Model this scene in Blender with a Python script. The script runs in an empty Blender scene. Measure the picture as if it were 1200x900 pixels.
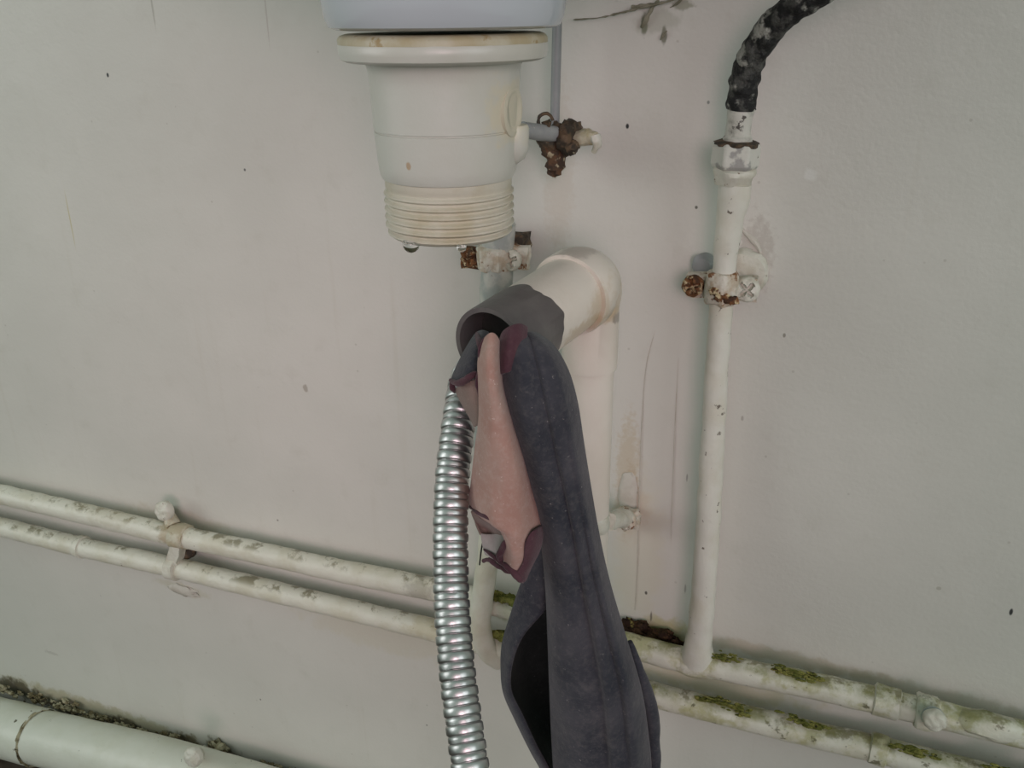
import bpy, math, random
from mathutils import Vector, Matrix, noise
random.seed(7)
S = bpy.context.scene
COL = S.collection

# ------------------------------------------------------------------ camera
F = 1050.0                       # focal length in pixels of the 1200x900 frame
Z0 = 0.47                        # height above the floor of the wall point the camera looks at
_l = Vector((-2814.4, -406.1, F)).normalized()      # where the level pipes run to
_d = Vector((31.0, 2500.0, F)).normalized()         # where plumb lines run to
XW = -_l; ZW = -_d; YW = ZW.cross(XW).normalized(); ZW = XW.cross(YW).normalized()
def c2w(v): return Vector((XW.dot(v), YW.dot(v), ZW.dot(v)))
FWD = c2w(Vector((0, 0, 1))); RGT = c2w(Vector((1, 0, 0))); UP = c2w(Vector((0, -1, 0)))
CAM = Vector((0, 0, Z0)) - FWD * 0.55
cd = bpy.data.cameras.new('camera'); cam = bpy.data.objects.new('camera', cd); COL.objects.link(cam)
cd.sensor_width = 36.0; cd.sensor_fit = 'HORIZONTAL'; cd.lens = 36.0 * F / 1200.0
cd.clip_start = 0.01; cd.clip_end = 100
m = Matrix((RGT, UP, -FWD)).transposed().to_4x4(); m.translation = CAM
cam.matrix_world = m
S.camera = cam

# ------------------------------------------------------------------ light
W = bpy.data.worlds.new('world'); S.world = W; W.use_nodes = True
W.node_tree.nodes['Background'].inputs[0].default_value = (0.74, 1.0, 0.86, 1)
W.node_tree.nodes['Background'].inputs[1].default_value = 0.38
def area(name, loc, target, sx, sy, power, color):
    l = bpy.data.lights.new(name, 'AREA'); l.shape = 'RECTANGLE'; l.size = sx; l.size_y = sy
    l.energy = power; l.color = color
    o = bpy.data.objects.new(name, l); COL.objects.link(o); o.location = loc
    o.rotation_euler = (Vector(target) - Vector(loc)).to_track_quat('-Z', 'Y').to_euler()
    return o
area('window_light', (-1.65, -1.25, 1.05), (0.05, 0, 0.5), 1.0, 1.1, 9.3, (0.96, 0.97, 0.97))
area('far_window_light', (1.9, -1.2, 1.15), (0.15, 0, 0.45), 0.9, 1.1, 9.2, (0.92, 0.97, 1.0))
sp = bpy.data.lights.new('pink_fill', 'SPOT'); sp.energy = 46; sp.color = (1.0, 0.70, 0.78)  # added fill spot, no known lamp; its pink imitates lens colour shading
sp.spot_size = math.radians(38); sp.spot_blend = 1.0; sp.shadow_soft_size = 0.40
spo = bpy.data.objects.new('pink_fill', sp); COL.objects.link(spo); spo.location = (0.50, -1.30, 0.78)
spo.rotation_euler = (Vector((-0.13, 0, 0.45)) - spo.location).to_track_quat('-Z', 'Y').to_euler()
vs = S.view_settings; vs.view_transform = 'Standard'; vs.look = 'None'; vs.exposure = 0.0; vs.gamma = 1.0
vs.use_curve_mapping = False

# ------------------------------------------------------------------ placing helpers
def P(px, py, d=0.0):
    """the point that stands d metres out from the back wall on the sight line of the photograph's (px, py)"""
    r = c2w(Vector((px - 600.0, py - 450.0, F)))
    return CAM + r * ((-d - CAM.y) / r.y)
def R(px, py, d, w):
    """radius of a thing that shows w pixels wide there"""
    return 0.5 * w * (P(px, py, d) - CAM).dot(FWD) / F
def T(pts): return [P(*p) for p in pts]

# ------------------------------------------------------------------ mesh helpers
def cr(pts, n):
    """Catmull-Rom through pts (vectors or floats), n samples per span"""
    out = []; L = len(pts)
    for i in range(L - 1):
        a = pts[max(i - 1, 0)]; b = pts[i]; c = pts[i + 1]; d = pts[min(i + 2, L - 1)]
        for k in range(n):
            t = k / n
            out.append(0.5 * ((2 * b) + (c - a) * t + (2 * a - 5 * b + 4 * c - d) * t * t + (3 * b - a - 3 * c + d) * t ** 3))
    out.append(pts[-1]); return out
def frame(axis):
    a = Vector(axis).normalized()
    u = Vector((1, 0, 0)) if abs(a.x) < 0.8 else Vector((0, 0, 1))
    u = (u - a * u.dot(a)).normalized(); return u, a.cross(u), a
class MB:
    def __init__(s): s.v = []; s.f = []
    def ring_faces(s, rings, closed=True):
        for a, b in zip(rings, rings[1:]):
            n = len(a)
            for i in range(n if closed else n - 1):
                j = (i + 1) % n; s.f.append((a[i], a[j], b[j], b[i]))
    def add(s, p): s.v.append(Vector(p)); return len(s.v) - 1
    def tube(s, pts, rad, seg=18, n=8, caps=True, lump=0.0, ls=60.0, smooth=True):
        if not isinstance(rad, (list, tuple)): rad = [rad] * len(pts)
        q = cr(pts, n) if smooth else pts; rr = cr(list(rad), n) if smooth else rad
        t0 = (q[1] - q[0]).normalized(); u, w, _ = frame(t0); rings = []
        for i, p in enumerate(q):
            t = (q[min(i + 1, len(q) - 1)] - q[max(i - 1, 0)]).normalized()
            u = (u - t * u.dot(t)).normalized(); w = t.cross(u); ring = []
            for k in range(seg):
                a = 2 * math.pi * k / seg; dr = u * math.cos(a) + w * math.sin(a)
                x = p + dr * rr[i]
                if lump: x = x + dr * lump * noise.noise(x * ls)
                ring.append(s.add(x))
            rings.append(ring)
        s.ring_faces(rings)
        if caps:
            s.f.append(tuple(reversed(rings[0]))); s.f.append(tuple(rings[-1]))
        return s
    def lathe(s, o, axis, prof, seg=40, lump=0.0, ls=60.0, caps=True, ph=0.0):
        u, w, a = frame(axis); o = Vector(o); rings = []
        for r, h in prof:
            ring = []
            for k in range(seg):
                t = 2 * math.pi * k / seg + ph; dr = u * math.cos(t) + w * math.sin(t)
                x = o + a * h + dr * r
                if lump: x = x + (dr + a * 0.3) * lump * noise.noise(x * ls)
                ring.append(s.add(x))
            rings.append(ring)
        s.ring_faces(rings)
        if caps: s.f.append(tuple(reversed(rings[0]))); s.f.append(tuple(rings[-1]))
        return s
    def blob(s, c, r, lump=0.3, ls=1.0, nu=14, nv=9):
        c = Vector(c); r = Vector(r) if hasattr(r, '__len__') else Vector((r, r, r)); off = Vector((random.random() * 9, random.random() * 9, 3))
        rings = []
        for j in range(1, nv):
            ring = []
            for i in range(nu):
                a = 2 * math.pi * i / nu; b = math.pi * j / nv
                dr = Vector((math.sin(b) * math.cos(a), math.sin(b) * math.sin(a), math.cos(b)))
                k = 1 + lump * noise.noise(dr * 1.6 * ls + off)
                ring.append(s.add(c + Vector((dr.x * r.x, dr.y * r.y, dr.z * r.z)) * k))
            rings.append(ring)
        s.ring_faces(rings); s.f.append(tuple(rings[0])); s.f.append(tuple(reversed(rings[-1])))
        return s
    def head(s, c, axis, r, h, cross=True, lump=0.0, rot=0.4):
        """a domed screw head with a recessed cross, lying with its back at c"""
        u, w, a = frame(axis); rings = []; nr = 9; seg = 36
        prof = [(1.0, 0.0), (1.03, 0.35), (1.0, 0.62)] + [(1 - k / nr, None) for k in range(1, nr)]
        for rr, hh in prof:
            ring = []
            for k in range(seg):
                t = 2 * math.pi * k / seg; x = rr * math.cos(t); y = rr * math.sin(t)
                z = hh if hh is not None else 0.62 + 0.38 * math.sqrt(max(0, 1 - rr * rr))
                if cross and hh is None:
                    cx = x * math.cos(rot) + y * math.sin(rot); cy = -x * math.sin(rot) + y * math.cos(rot)
                    if (abs(cx) < 0.15 or abs(cy) < 0.15) and rr < 0.72: z -= 0.5
                p = c + (u * x + w * y) * r + a * z * h
                if lump: p = p + (a + (u * x + w * y)) * lump * noise.noise(p * 400)
                ring.append(s.add(p))
            rings.append(ring)
        s.ring_faces(rings); s.f.append(tuple(reversed(rings[0]))); s.f.append(tuple(rings[-1]))
        return s
    def box(s, c, ax, size, lump=0.0, n=4):
        """a small subdivided slab with its own axes (three unit vectors) and full sizes"""
        c = Vector(c)
        for i in range(3):
            for sg in (-1, 1):
                a, b = ax[(i + 1) % 3], ax[(i + 2) % 3]; sa, sb = size[(i + 1) % 3] / 2, size[(i + 2) % 3] / 2
                o = c + ax[i] * sg * size[i] / 2; rows = []
                for j in range(n + 1):
                    row = []
                    for k in range(n + 1):
                        p = o + a * sa * (2 * j / n - 1) + b * sb * (2 * k / n - 1)
                        if lump: p = p + noise.noise_vector(p * 300) * lump
                        row.append(s.add(p))
                    rows.append(row)
                for x, y in zip(rows, rows[1:]):
                    for k in range(n):
                        q = (x[k], y[k], y[k + 1], x[k + 1]); s.f.append(q if sg > 0 else tuple(reversed(q)))
        return s
    def build(s, name, mat, parent=None, smooth=True, **props):
        me = bpy.data.meshes.new(name); me.from_pydata([tuple(v) for v in s.v], [], s.f)
        me.materials.append(mat)
        import bmesh
        bm = bmesh.new(); bm.from_mesh(me); bmesh.ops.remove_doubles(bm, verts=bm.verts, dist=1e-6)
        bmesh.ops.recalc_face_normals(bm, faces=bm.faces); bm.to_mesh(me); bm.free()
        if smooth is True:
            for p in me.polygons: p.use_smooth = True
            try: me.set_sharp_from_angle(angle=math.radians(42))
            except Exception: pass
        o = bpy.data.objects.new(name, me); COL.objects.link(o)
        if parent is not None:
            o.parent = parent; q = parent; off = Vector((0, 0, 0))
            while q is not None: off += q.location; q = q.parent
            o.location = -off
        for k, v in props.items(): o[k] = v
        return o
def thing(name, label, cat, loc, group=None):
    o = bpy.data.objects.new(name, None); COL.objects.link(o); o.location = loc; o.empty_display_size = 0.02
    o['label'] = label; o['category'] = cat
    if group: o['group'] = group
    return o
def tag(o, label, cat, group=None, kind=None):
    o['label'] = label; o['category'] = cat
    if group: o['group'] = group
    if kind: o['kind'] = kind
    return o

# ------------------------------------------------------------------ materials
class NT:
    def __init__(s, name):
        s.m = bpy.data.materials.new(name); s.m.use_nodes = True; s.t = s.m.node_tree
        s.b = s.t.nodes['Principled BSDF']; s.pos = s.n('ShaderNodeNewGeometry').outputs['Position']
    def n(s, t, **k):
        x = s.t.nodes.new(t)
        for a, b in k.items(): setattr(x, a, b)
        return x
    def l(s, a, b): s.t.links.new(a, b)
    def noise(s, scale, detail=4, rough=0.55, stretch=None, dist=0.0):
        x = s.n('ShaderNodeTexNoise'); x.inputs['Scale'].default_value = scale; x.inputs['Detail'].default_value = detail
        x.inputs['Roughness'].default_value = rough; x.inputs['Distortion'].default_value = dist
        if stretch:
            mp = s.n('ShaderNodeMapping'); mp.inputs['Scale'].default_value = stretch; s.l(s.pos, mp.inputs['Vector']); s.l(mp.outputs[0], x.inputs['Vector'])
        else: s.l(s.pos, x.inputs['Vector'])
        return x.outputs['Fac']
    def ramp(s, fac, lo, hi, a=0.0, b=1.0):
        x = s.n('ShaderNodeMapRange'); x.interpolation_type = 'SMOOTHSTEP'; s.l(fac, x.inputs['Value'])
        for i, v in zip(('From Min', 'From Max', 'To Min', 'To Max'), (lo, hi, a, b)): x.inputs[i].default_value = v
        return x.outputs['Result']
    def math(s, op, a, b):
        x = s.n('ShaderNodeMath', operation=op)
        for i, v in enumerate((a, b)):
            if isinstance(v, (int, float)): x.inputs[i].default_value = v
            else: s.l(v, x.inputs[i])
        return x.outputs[0]
    def mix(s, fac, a, b):
        x = s.n('ShaderNodeMix', data_type='RGBA')
        if isinstance(fac, (int, float)): x.inputs['Factor'].default_value = fac
        else: s.l(fac, x.inputs['Factor'])
        for k, v in (('A', a), ('B', b)):
            sock = [i for i in x.inputs if i.name == k and i.type == 'RGBA'][0]
            if isinstance(v, tuple): sock.default_value = (*v, 1)
            else: s.l(v, sock)
        return [o for o in x.outputs if o.type == 'RGBA'][0]
    def near(s, c, rx, rz, wob=0.5, nscale=120.0, ry=1.0):
        """1 at point c falling to 0 past an ellipse with a ragged edge"""
        a = s.n('ShaderNodeVectorMath', operation='SUBTRACT'); s.l(s.pos, a.inputs[0]); a.inputs[1].default_value = tuple(c)
        b = s.n('ShaderNodeVectorMath', operation='MULTIPLY'); s.l(a.outputs[0], b.inputs[0]); b.inputs[1].default_value = (1 / rx, 1 / ry, 1 / rz)
        d = s.n('ShaderNodeVectorMath', operation='LENGTH'); s.l(b.outputs[0], d.inputs[0])
        x = d.outputs['Value']
        if wob:
            nn = s.noise(nscale, 3, 0.6); x = s.math('ADD', x, s.math('MULTIPLY', s.math('SUBTRACT', nn, 0.5), wob * 3))
        return s.ramp(x, 1.15, 0.55)
    def bump(s, h, dist, strength=1.0, prev=None):
        x = s.n('ShaderNodeBump'); x.inputs['Distance'].default_value = dist; x.inputs['Strength'].default_value = strength
        s.l(h, x.inputs['Height'])
        if prev is not None: s.l(prev, x.inputs['Normal'])
        return x.outputs[0]
    def done(s, color, rough=0.5, metal=0.0, spec=0.5, normal=None):
        if isinstance(color, tuple): s.b.inputs['Base Color'].default_value = (*color, 1)
        else: s.l(color, s.b.inputs['Base Color'])
        if isinstance(rough, (int, float)): s.b.inputs['Roughness'].default_value = rough
        else: s.l(rough, s.b.inputs['Roughness'])
        s.b.inputs['Metallic'].default_value = metal; s.b.inputs['Specular IOR Level'].default_value = spec
        if normal is not None: s.l(normal, s.b.inputs['Normal'])
        return s.m
def mottled(name, a, b, scale=60, lo=0.4, hi=0.65, c=None, cs=300, clo=0.66, chi=0.72, rough=0.5, bump=0.0006, bs=250, spec=0.4, metal=0.0, stains=(), detail=5):
    """colour a mottled with b, flecked with c, plus stains of their own shape"""
    t = NT(name); col = t.mix(t.ramp(t.noise(scale, detail), lo, hi), a, b)
    if c: col = t.mix(t.ramp(t.noise(cs, 4, 0.6), clo, chi), col, c)
    for cc, rx, ry, rz, rgb, k in stains:
        col = t.mix(t.math('MULTIPLY', t.near(cc, rx, rz, 0.5, 160, ry), k), col, rgb)
    nr = t.bump(t.noise(bs, 4), bump, 0.8) if bump else None
    return t.done(col, rough, metal, spec, nr)

CREAM = (0.66, 0.63, 0.53); PALE = (0.72, 0.70, 0.63)

def wall_material():
    t = NT('wall_paint')
    col = t.mix(t.ramp(t.noise(9, 5), 0.35, 0.7), (0.60, 0.585, 0.535), (0.635, 0.615, 0.565))
    col = t.mix(t.math('MULTIPLY', t.ramp(t.noise(45, 5, 0.65), 0.52, 0.8), 0.35), col, (0.52, 0.50, 0.44))
    # streaks of grime that ran down
    col = t.mix(t.math('MULTIPLY', t.ramp(t.noise(70, 3, 0.6, (1, 1, 0.05)), 0.6, 0.8), 0.14), col, (0.45, 0.40, 0.30))
    # fine specks
    sp = t.n('ShaderNodeTexVoronoi'); sp.inputs['Scale'].default_value = 110; t.l(t.pos, sp.inputs['Vector'])
    rnd = t.n('ShaderNodeSeparateColor'); t.l(sp.outputs['Color'], rnd.inputs[0])
    pick = t.ramp(rnd.outputs[0], 0.90, 0.93); dot = t.ramp(sp.outputs['Distance'], 0.11, 0.05)
    col = t.mix(t.math('MULTIPLY', t.math('MULTIPLY', pick, dot), 0.28), col, (0.25, 0.22, 0.17))
    st = [  # px, py, half width, half height, colour, strength, ragged
        (768, 744, .020, .0075, (0.035, 0.02, 0.012), .95, .5), (746, 737, .013, .007, (0.03, 0.018, 0.012), .95, .5),
        (780, 738, .02, .010, (0.42, 0.38, 0.12), .6, .6), (735, 560, .008, .045, (0.52, 0.45, 0.34), .7, .5),
        (738, 575, .005, .02, (0.46, 0.36, 0.24), .6, .6), (748, 650, .018, .06, (0.60, 0.56, 0.46), .6, .4),
        (885, 300, .010, .022, (0.40, 0.35, 0.31), .5, .6), (835, 800, .06, .012, (0.45, 0.42, 0.22), .45, .6),
        (920, 770, .06, .006, (0.42, 0.36, 0.25), .5, .6), (1090, 815, .07, .007, (0.40, 0.36, 0.27), .45, .6),
        (205, 610, .06, .012, (0.50, 0.46, 0.36), .45, .6), (470, 680, .06, .01, (0.48, 0.44, 0.35), .4, .6),
        (215, 690, .03, .006, (0.50, 0.47, 0.36), .5, .6), (450, 745, .08, .016, (0.56, 0.52, 0.40), .4, .5),
        (120, 835, .15, .012, (0.40, 0.36, 0.22), .7, .6), (20, 806, .035, .012, (0.10, 0.085, 0.05), .9, .7), (75, 828, .022, .010, (0.13, 0.11, 0.06), .85, .7), (150, 852, .028, .011, (0.12, 0.10, 0.06), .85, .8), (215, 868, .02, .010, (0.15, 0.12, 0.07), .8, .8), (258, 880, .02, .014, (0.14, 0.12, 0.07), .8, .8), (600, 715, .03, .01, (0.30, 0.28, 0.10), .7, .6),
        (655, 200, .010, .05, (0.52, 0.46, 0.38), .35, .5), (740, 600, .012, .02, (0.55, 0.46, 0.36), .5, .6),
        (770, 25, .012, .006, (0.30, 0.30, 0.22), .35, .7), (755, 28, .002, .006, (0.14, 0.15, 0.09), .8, .3),
        (778, 42, .0016, .005, (0.16, 0.16, 0.11), .8, .3), (800, 5, .006, .003, (0.2, 0.2, 0.12), .6, .5),
        (126, 88, .0011, .0016, (0.03, 0.03, 0.03), 1, 0), (735, 148, .001, .0015, (0.03, 0.03, 0.03), 1, 0),
        (287, 199, .0009, .001, (0.1, 0.1, 0.1), .9, 0), (1185, 718, .001, .0025, (0.05, 0.05, 0.05), 1, 0),
        (919, 393, .0009, .0014, (0.22, 0.20, 0.16), .8, .3), (816, 243, .0009, .001, (0.1, 0.1, 0.08), .9, 0),
        (358, 455, .0022, .0032, (0.34, 0.30, 0.25), .7, .5), (950, 205, .0035, .0035, (0.70, 0.69, 0.65), .8, .4),
        (82, 258, .0006, .022, (0.50, 0.44, 0.22), .7, 0), (180, 10, .0008, .012, (0.35, 0.33, 0.28), .6, .2),
        (312, 15, .0006, .02, (0.45, 0.4, 0.36), .6, .2), (870, 490, .0008, .0018, (0.3, 0.27, 0.24), .6, .2),
        (805, 560, .0006, .003, (0.2, 0.18, 0.17), .6, .2), (803, 690, .0007, .004, (0.22, 0.2, 0.18), .6, .3),
        (757, 695, .001, .0015, (0.08, 0.07, 0.06), .9, 0), (763, 722, .0008, .004, (0.14, 0.12, 0.1), .8, .3),
        (325, 610, .001, .001, (0.2, 0.18, 0.15), .7, 0), (60, 765, .01, .002, (0.42, 0.40, 0.36), .5, .7),
        (305, 820, .0008, .001, (0.15, 0.14, 0.12), .9, 0), (500, 850, .001, .001, (0.2, 0.2, 0.18), .7, 0),
        (1100, 690, .0014, .0014, (0.4, 0.38, 0.32), .7, .3), (830, 120, .0008, .001, (0.2, 0.2, 0.18), .8, 0)]
    for px, py, rx, rz, rgb, k, wob in st:
        c = P(px, py, 0); col = t.mix(t.math('MULTIPLY', t.near(c, rx, rz, wob, 90 if rx > .01 else 300), k), col, rgb)
    nr = t.bump(t.noise(420, 3), 0.0004, 0.35); nr = t.bump(t.noise(40, 4), 0.0012, 0.5, nr)
    return t.done(col, 0.42, 0, 0.35, nr)

M = {}
M['wall'] = wall_material()
M['floor'] = mottled('floor_dirt', (0.045, 0.032, 0.022), (0.09, 0.07, 0.05), 40, rough=0.8)
M['pipe_paint'] = mottled('pipe_paint', (0.66, 0.64, 0.55), (0.60, 0.57, 0.46), 50, .42, .66, (0.16, 0.13, 0.10), 170, .70, .73, rough=.38, bump=.0009, bs=160)
M['pipe_paint_clean'] = mottled('pipe_paint_upright', (0.67, 0.65, 0.58), (0.62, 0.59, 0.50), 40, .42, .66, (0.20, 0.17, 0.14), 170, .665, .70, rough=.36, bump=.0008, bs=150)
def mossy():
    t = NT('mossy_pipe_paint')
    col = t.mix(t.ramp(t.noise(60, 5), .4, .66), (0.62, 0.61, 0.50), (0.53, 0.52, 0.38))
    col = t.mix(t.math('MULTIPLY', t.ramp(t.noise(75, 5, .65), .5, .62), .75), col, (0.30, 0.29, 0.11))
    col = t.mix(t.math('MULTIPLY', t.ramp(t.noise(120, 5, .65), .62, .7), .85), col, (0.08, 0.07, 0.03))
    return t.done(col, .5, 0, .35, t.bump(t.noise(170, 5), .0014, .8))
def blend_pipe():
    """painted pipe, clean to the far side and mossy past the upright waste pipe"""
    t = NT('level_pipe_paint')
    sx = t.n('ShaderNodeSeparateXYZ'); t.l(t.pos, sx.inputs[0]); right = t.ramp(sx.outputs[0], -0.03, 0.05)
    col = t.mix(t.ramp(t.noise(50, 5), .42, .66), (0.68, 0.66, 0.57), (0.61, 0.58, 0.47))
    col = t.mix(t.ramp(t.noise(190, 4, .6), .70, .73), col, (0.17, 0.14, 0.11))
    m1 = t.math('MULTIPLY', t.math('MULTIPLY', t.ramp(t.noise(48, 5, .65), .47, .62), .7), right)
    col = t.mix(m1, col, (0.40, 0.38, 0.17))
    m2 = t.math('MULTIPLY', t.math('MULTIPLY', t.ramp(t.noise(130, 5, .65), .60, .69), .8), right)
    col = t.mix(m2, col, (0.10, 0.09, 0.035))
    gn = t.n('ShaderNodeNewGeometry'); sn = t.n('ShaderNodeSeparateXYZ'); t.l(gn.outputs['Normal'], sn.inputs[0]); top = t.ramp(sn.outputs[2], .45, .95)
    col = t.mix(t.math('MULTIPLY', t.math('MULTIPLY', t.ramp(t.noise(55, 5, .7), .50, .60), top), .8), col, (0.20, 0.175, 0.10))
    col = t.mix(t.math('MULTIPLY', t.math('MULTIPLY', t.ramp(t.noise(35, 5, .7), .40, .60), t.math('MULTIPLY', top, right)), .75), col, (0.22, 0.22, 0.07))
    for px, py, d, rx, rgb, k in ((205, 625, .02, .014, (0.40, 0.31, 0.19), .7), (130, 600, .02, .03, (0.45, 0.40, 0.28), .3),
                                  (495, 692, .02, .012, (0.15, 0.12, 0.09), .35), (520, 735, .02, .03, (0.50, 0.44, 0.28), .5)):
        c = P(px, py, d); col = t.mix(t.math('MULTIPLY', t.near(c, rx, .012, .6, 160, .02), k), col, rgb)
    return t.done(col, .36, 0, .4, t.bump(t.noise(160, 5), .0010, .8))
M['level_pipe'] = blend_pipe()
M['big_pipe'] = mottled('thick_pipe_paint', (0.66, 0.66, 0.58), (0.60, 0.60, 0.50), 30, .4, .7, (0.13, 0.12, 0.08), 110, .675, .70, rough=.36, bump=.0007, bs=110)
M['white_plastic'] = mottled('trap_plastic', (0.56, 0.55, 0.50), (0.52, 0.505, 0.44), 25, .4, .75, rough=.3, bump=.0002, bs=300, spec=.5,
    stains=[(P(481, 194, .157), .0011, .03, .0016, (0.42, 0.28, 0.16), .8), (P(602, 128, .13), .006, .03, .014, (0.66, 0.55, 0.32), .35)])
M['yellow_seal'] = mottled('stained_seal', (0.42, 0.35, 0.22), (0.50, 0.46, 0.35), 60, .4, .65, (0.34, 0.24, 0.11), 120, .6, .7, rough=.45, bump=.0004)
M['thread'] = mottled('stained_thread', (0.58, 0.54, 0.45), (0.50, 0.44, 0.32), 55, .38, .66, (0.33, 0.23, 0.13), 110, .66, .74, rough=.38, bump=.0003)
M['ceramic'] = mottled('glazed_ceramic', (0.50, 0.53, 0.57), (0.48, 0.51, 0.54), 10, bump=0, rough=.09, spec=.6)
M['waste_plastic'] = mottled('painted_waste_pipe', (0.72, 0.66, 0.585), (0.67, 0.60, 0.52), 22, .4, .7, rough=.33, bump=.0004, bs=120, spec=.45,
    stains=[(P(697, 372, .075), .008, .05, .007, (0.45, 0.32, 0.17), .55), (P(720, 345, .06), .004, .05, .014, (0.50, 0.37, 0.22), .45),
            (P(690, 286, .06), .012, .05, .003, (0.22, 0.18, 0.15), .4), (P(664, 352, .085), .0012, .02, .003, (0.25, 0.22, 0.18), .7),
            (P(728, 368, .05), .0015, .03, .003, (0.2, 0.17, 0.15), .6)])
M['grey_plastic'] = mottled('bare_grey_plastic', (0.115, 0.10, 0.10), (0.15, 0.135, 0.13), 60, .4, .7, rough=.38, bump=.0003)
M['dark_inside'] = mottled('bore_shade', (0.03, 0.028, 0.027), (0.05, 0.045, 0.04), 60, rough=.7)
M['bare_pipe'] = mottled('dull_grey_metal', (0.25, 0.26, 0.26), (0.34, 0.35, 0.34), 50, .4, .65, (0.5, 0.5, 0.46), 120, .66, .72, rough=.42, bump=.0003, spec=.5)
M['galvanised'] = mottled('weathered_zinc', (0.34, 0.36, 0.34), (0.52, 0.51, 0.46), 90, .4, .62, (0.20, 0.17, 0.13), 160, .64, .7, rough=.45, bump=.0005)
M['rust'] = mottled('rust', (0.21, 0.095, 0.04), (0.075, 0.04, 0.025), 220, .42, .58, (0.56, 0.46, 0.28), 230, .52, .62, rough=.8, bump=.0012, bs=500, spec=.2)
M['dark_rust'] = mottled('dark_corrosion', (0.045, 0.035, 0.025), (0.13, 0.085, 0.05), 190, .42, .62, (0.36, 0.32, 0.22), 240, .64, .7, rough=.65, bump=.001, bs=450, spec=.35)
M['brown_rust'] = mottled('brown_rust', (0.10, 0.05, 0.025), (0.05, 0.03, 0.02), 220, .42, .58, (0.40, 0.33, 0.22), 230, .56, .66, rough=.7, bump=.0012, bs=500, spec=.3)
M['rusty_paint'] = mottled('flaking_paint', (0.64, 0.60, 0.52), (0.50, 0.41, 0.31), 170, .42, .62, (0.22, 0.10, 0.04), 180, .58, .64, rough=.5, bump=.0011, bs=380)
M['tan_paint'] = mottled('tan_stained_paint', (0.46, 0.40, 0.28), (0.58, 0.54, 0.43), 130, .42, .62, (0.30, 0.23, 0.14), 190, .62, .70, rough=.5, bump=.0009, bs=300)
M['pale_paint'] = mottled('thick_pale_paint', (0.64, 0.62, 0.54), (0.55, 0.52, 0.43), 110, .42, .66, (0.28, 0.22, 0.16), 210, .66, .72, rough=.42, bump=.0009, bs=300)
M['lime'] = mottled('lime_scale', (0.52, 0.48, 0.36), (0.36, 0.31, 0.18), 170, rough=.4, bump=.0008, bs=400)
M['lime_pale'] = mottled('clear_scale', (0.60, 0.58, 0.51), (0.50, 0.47, 0.38), 170, rough=.25, bump=.0006, bs=400)
M['hose_black'] = mottled('peeling_black_rubber', (0.014, 0.014, 0.014), (0.075, 0.075, 0.068), 150, .48, .62, (0.36, 0.36, 0.32), 80, .55, .64, rough=.62, bump=.002, bs=520, spec=.3)
M['ferrule'] = mottled('paint_smeared_ferrule', (0.56, 0.55, 0.49), (0.34, 0.33, 0.29), 130, .45, .62, (0.10, 0.09, 0.08), 150, .63, .68, rough=.4, bump=.0006)
M['nut_paint'] = mottled('chipped_nut_paint', (0.60, 0.59, 0.53), (0.33, 0.32, 0.30), 75, .5, .56, (0.14, 0.12, 0.08), 180, .66, .70, rough=.42, bump=.0006)
M['chrome'] = mottled('tarnished_chrome', (0.56, 0.55, 0.55), (0.46, 0.45, 0.45), 60, rough=.37, bump=.0002, metal=1.0, spec=.5)
M['chrome_groove'] = M['chrome']
M['moss'] = mottled('moss', (0.13, 0.14, 0.035), (0.28, 0.27, 0.08), 180, .4, .62, (0.05, 0.045, 0.02), 240, .58, .66, rough=.9, bump=.002, bs=700, spec=.1)
M['mould'] = mottled('black_mould', (0.03, 0.017, 0.012), (0.07, 0.04, 0.022), 180, .42, .62, (0.25, 0.21, 0.07), 150, .62, .68, rough=.9, bump=.0015, bs=600, spec=.1)
M['dirt'] = mottled('crusted_dirt', (0.16, 0.13, 0.07), (0.42, 0.38, 0.26), 90, .42, .6, (0.045, 0.035, 0.02), 110, .54, .62, rough=.85, bump=.0018, bs=450, spec=.2)
M['web'] = mottled('dirty_web', (0.17, 0.16, 0.11), (0.26, 0.24, 0.18), 200, rough=.9)
M['crack'] = mottled('paint_edge', (0.55, 0.52, 0.46), (0.48, 0.44, 0.38), 100, rough=.45)
def cloth(name, a, b, c, fuzz=0.15):
    t = NT(name); col = t.mix(t.ramp(t.noise(35, 5), .35, .7), a, b)
    col = t.mix(t.math('MULTIPLY', t.ramp(t.noise(75, 6, .75), .52, .74), .24), col, c)
    col = t.mix(t.math('MULTIPLY', t.ramp(t.noise(420, 3, .7), .45, .7), .18), col, c)
    wv = t.noise(1600, 2); nr = t.bump(wv, .0004, .5); nr = t.bump(t.noise(180, 4), .0008, .4, nr)
    col = t.mix(t.math('MULTIPLY', t.ramp(t.noise(520, 3, .6), .68, .74), .5), col, tuple(min(1, v * 1.5 + .06) for v in c))
    mm = t.done(col, .95, 0, .12, nr); t.b.inputs['Sheen Weight'].default_value = fuzz; t.b.inputs['Sheen Roughness'].default_value = .5
    return mm
M['cloth_grey'] = cloth('worn_grey_cloth', (0.028, 0.030, 0.040), (0.062, 0.060, 0.071), (0.17, 0.155, 0.15))
M['cloth_black'] = cloth('fold_shade_and_thread', (0.012, 0.012, 0.013), (0.02, 0.02, 0.02), (0.04, 0.04, 0.04), 0.03)  # near-black: painted shade of the rag's hollow, also the loose thread
M['cloth_lining'] = cloth('pale_lining', (0.34, 0.31, 0.30), (0.40, 0.37, 0.35), (0.46, 0.44, 0.42))
M['cloth_pink'] = cloth('faded_pink_cloth', (0.36, 0.205, 0.170), (0.41, 0.285, 0.245), (0.54, 0.46, 0.42))
M['cloth_wine'] = cloth('wine_red_trim', (0.062, 0.026, 0.036), (0.092, 0.042, 0.053), (0.14, 0.085, 0.085))
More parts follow.
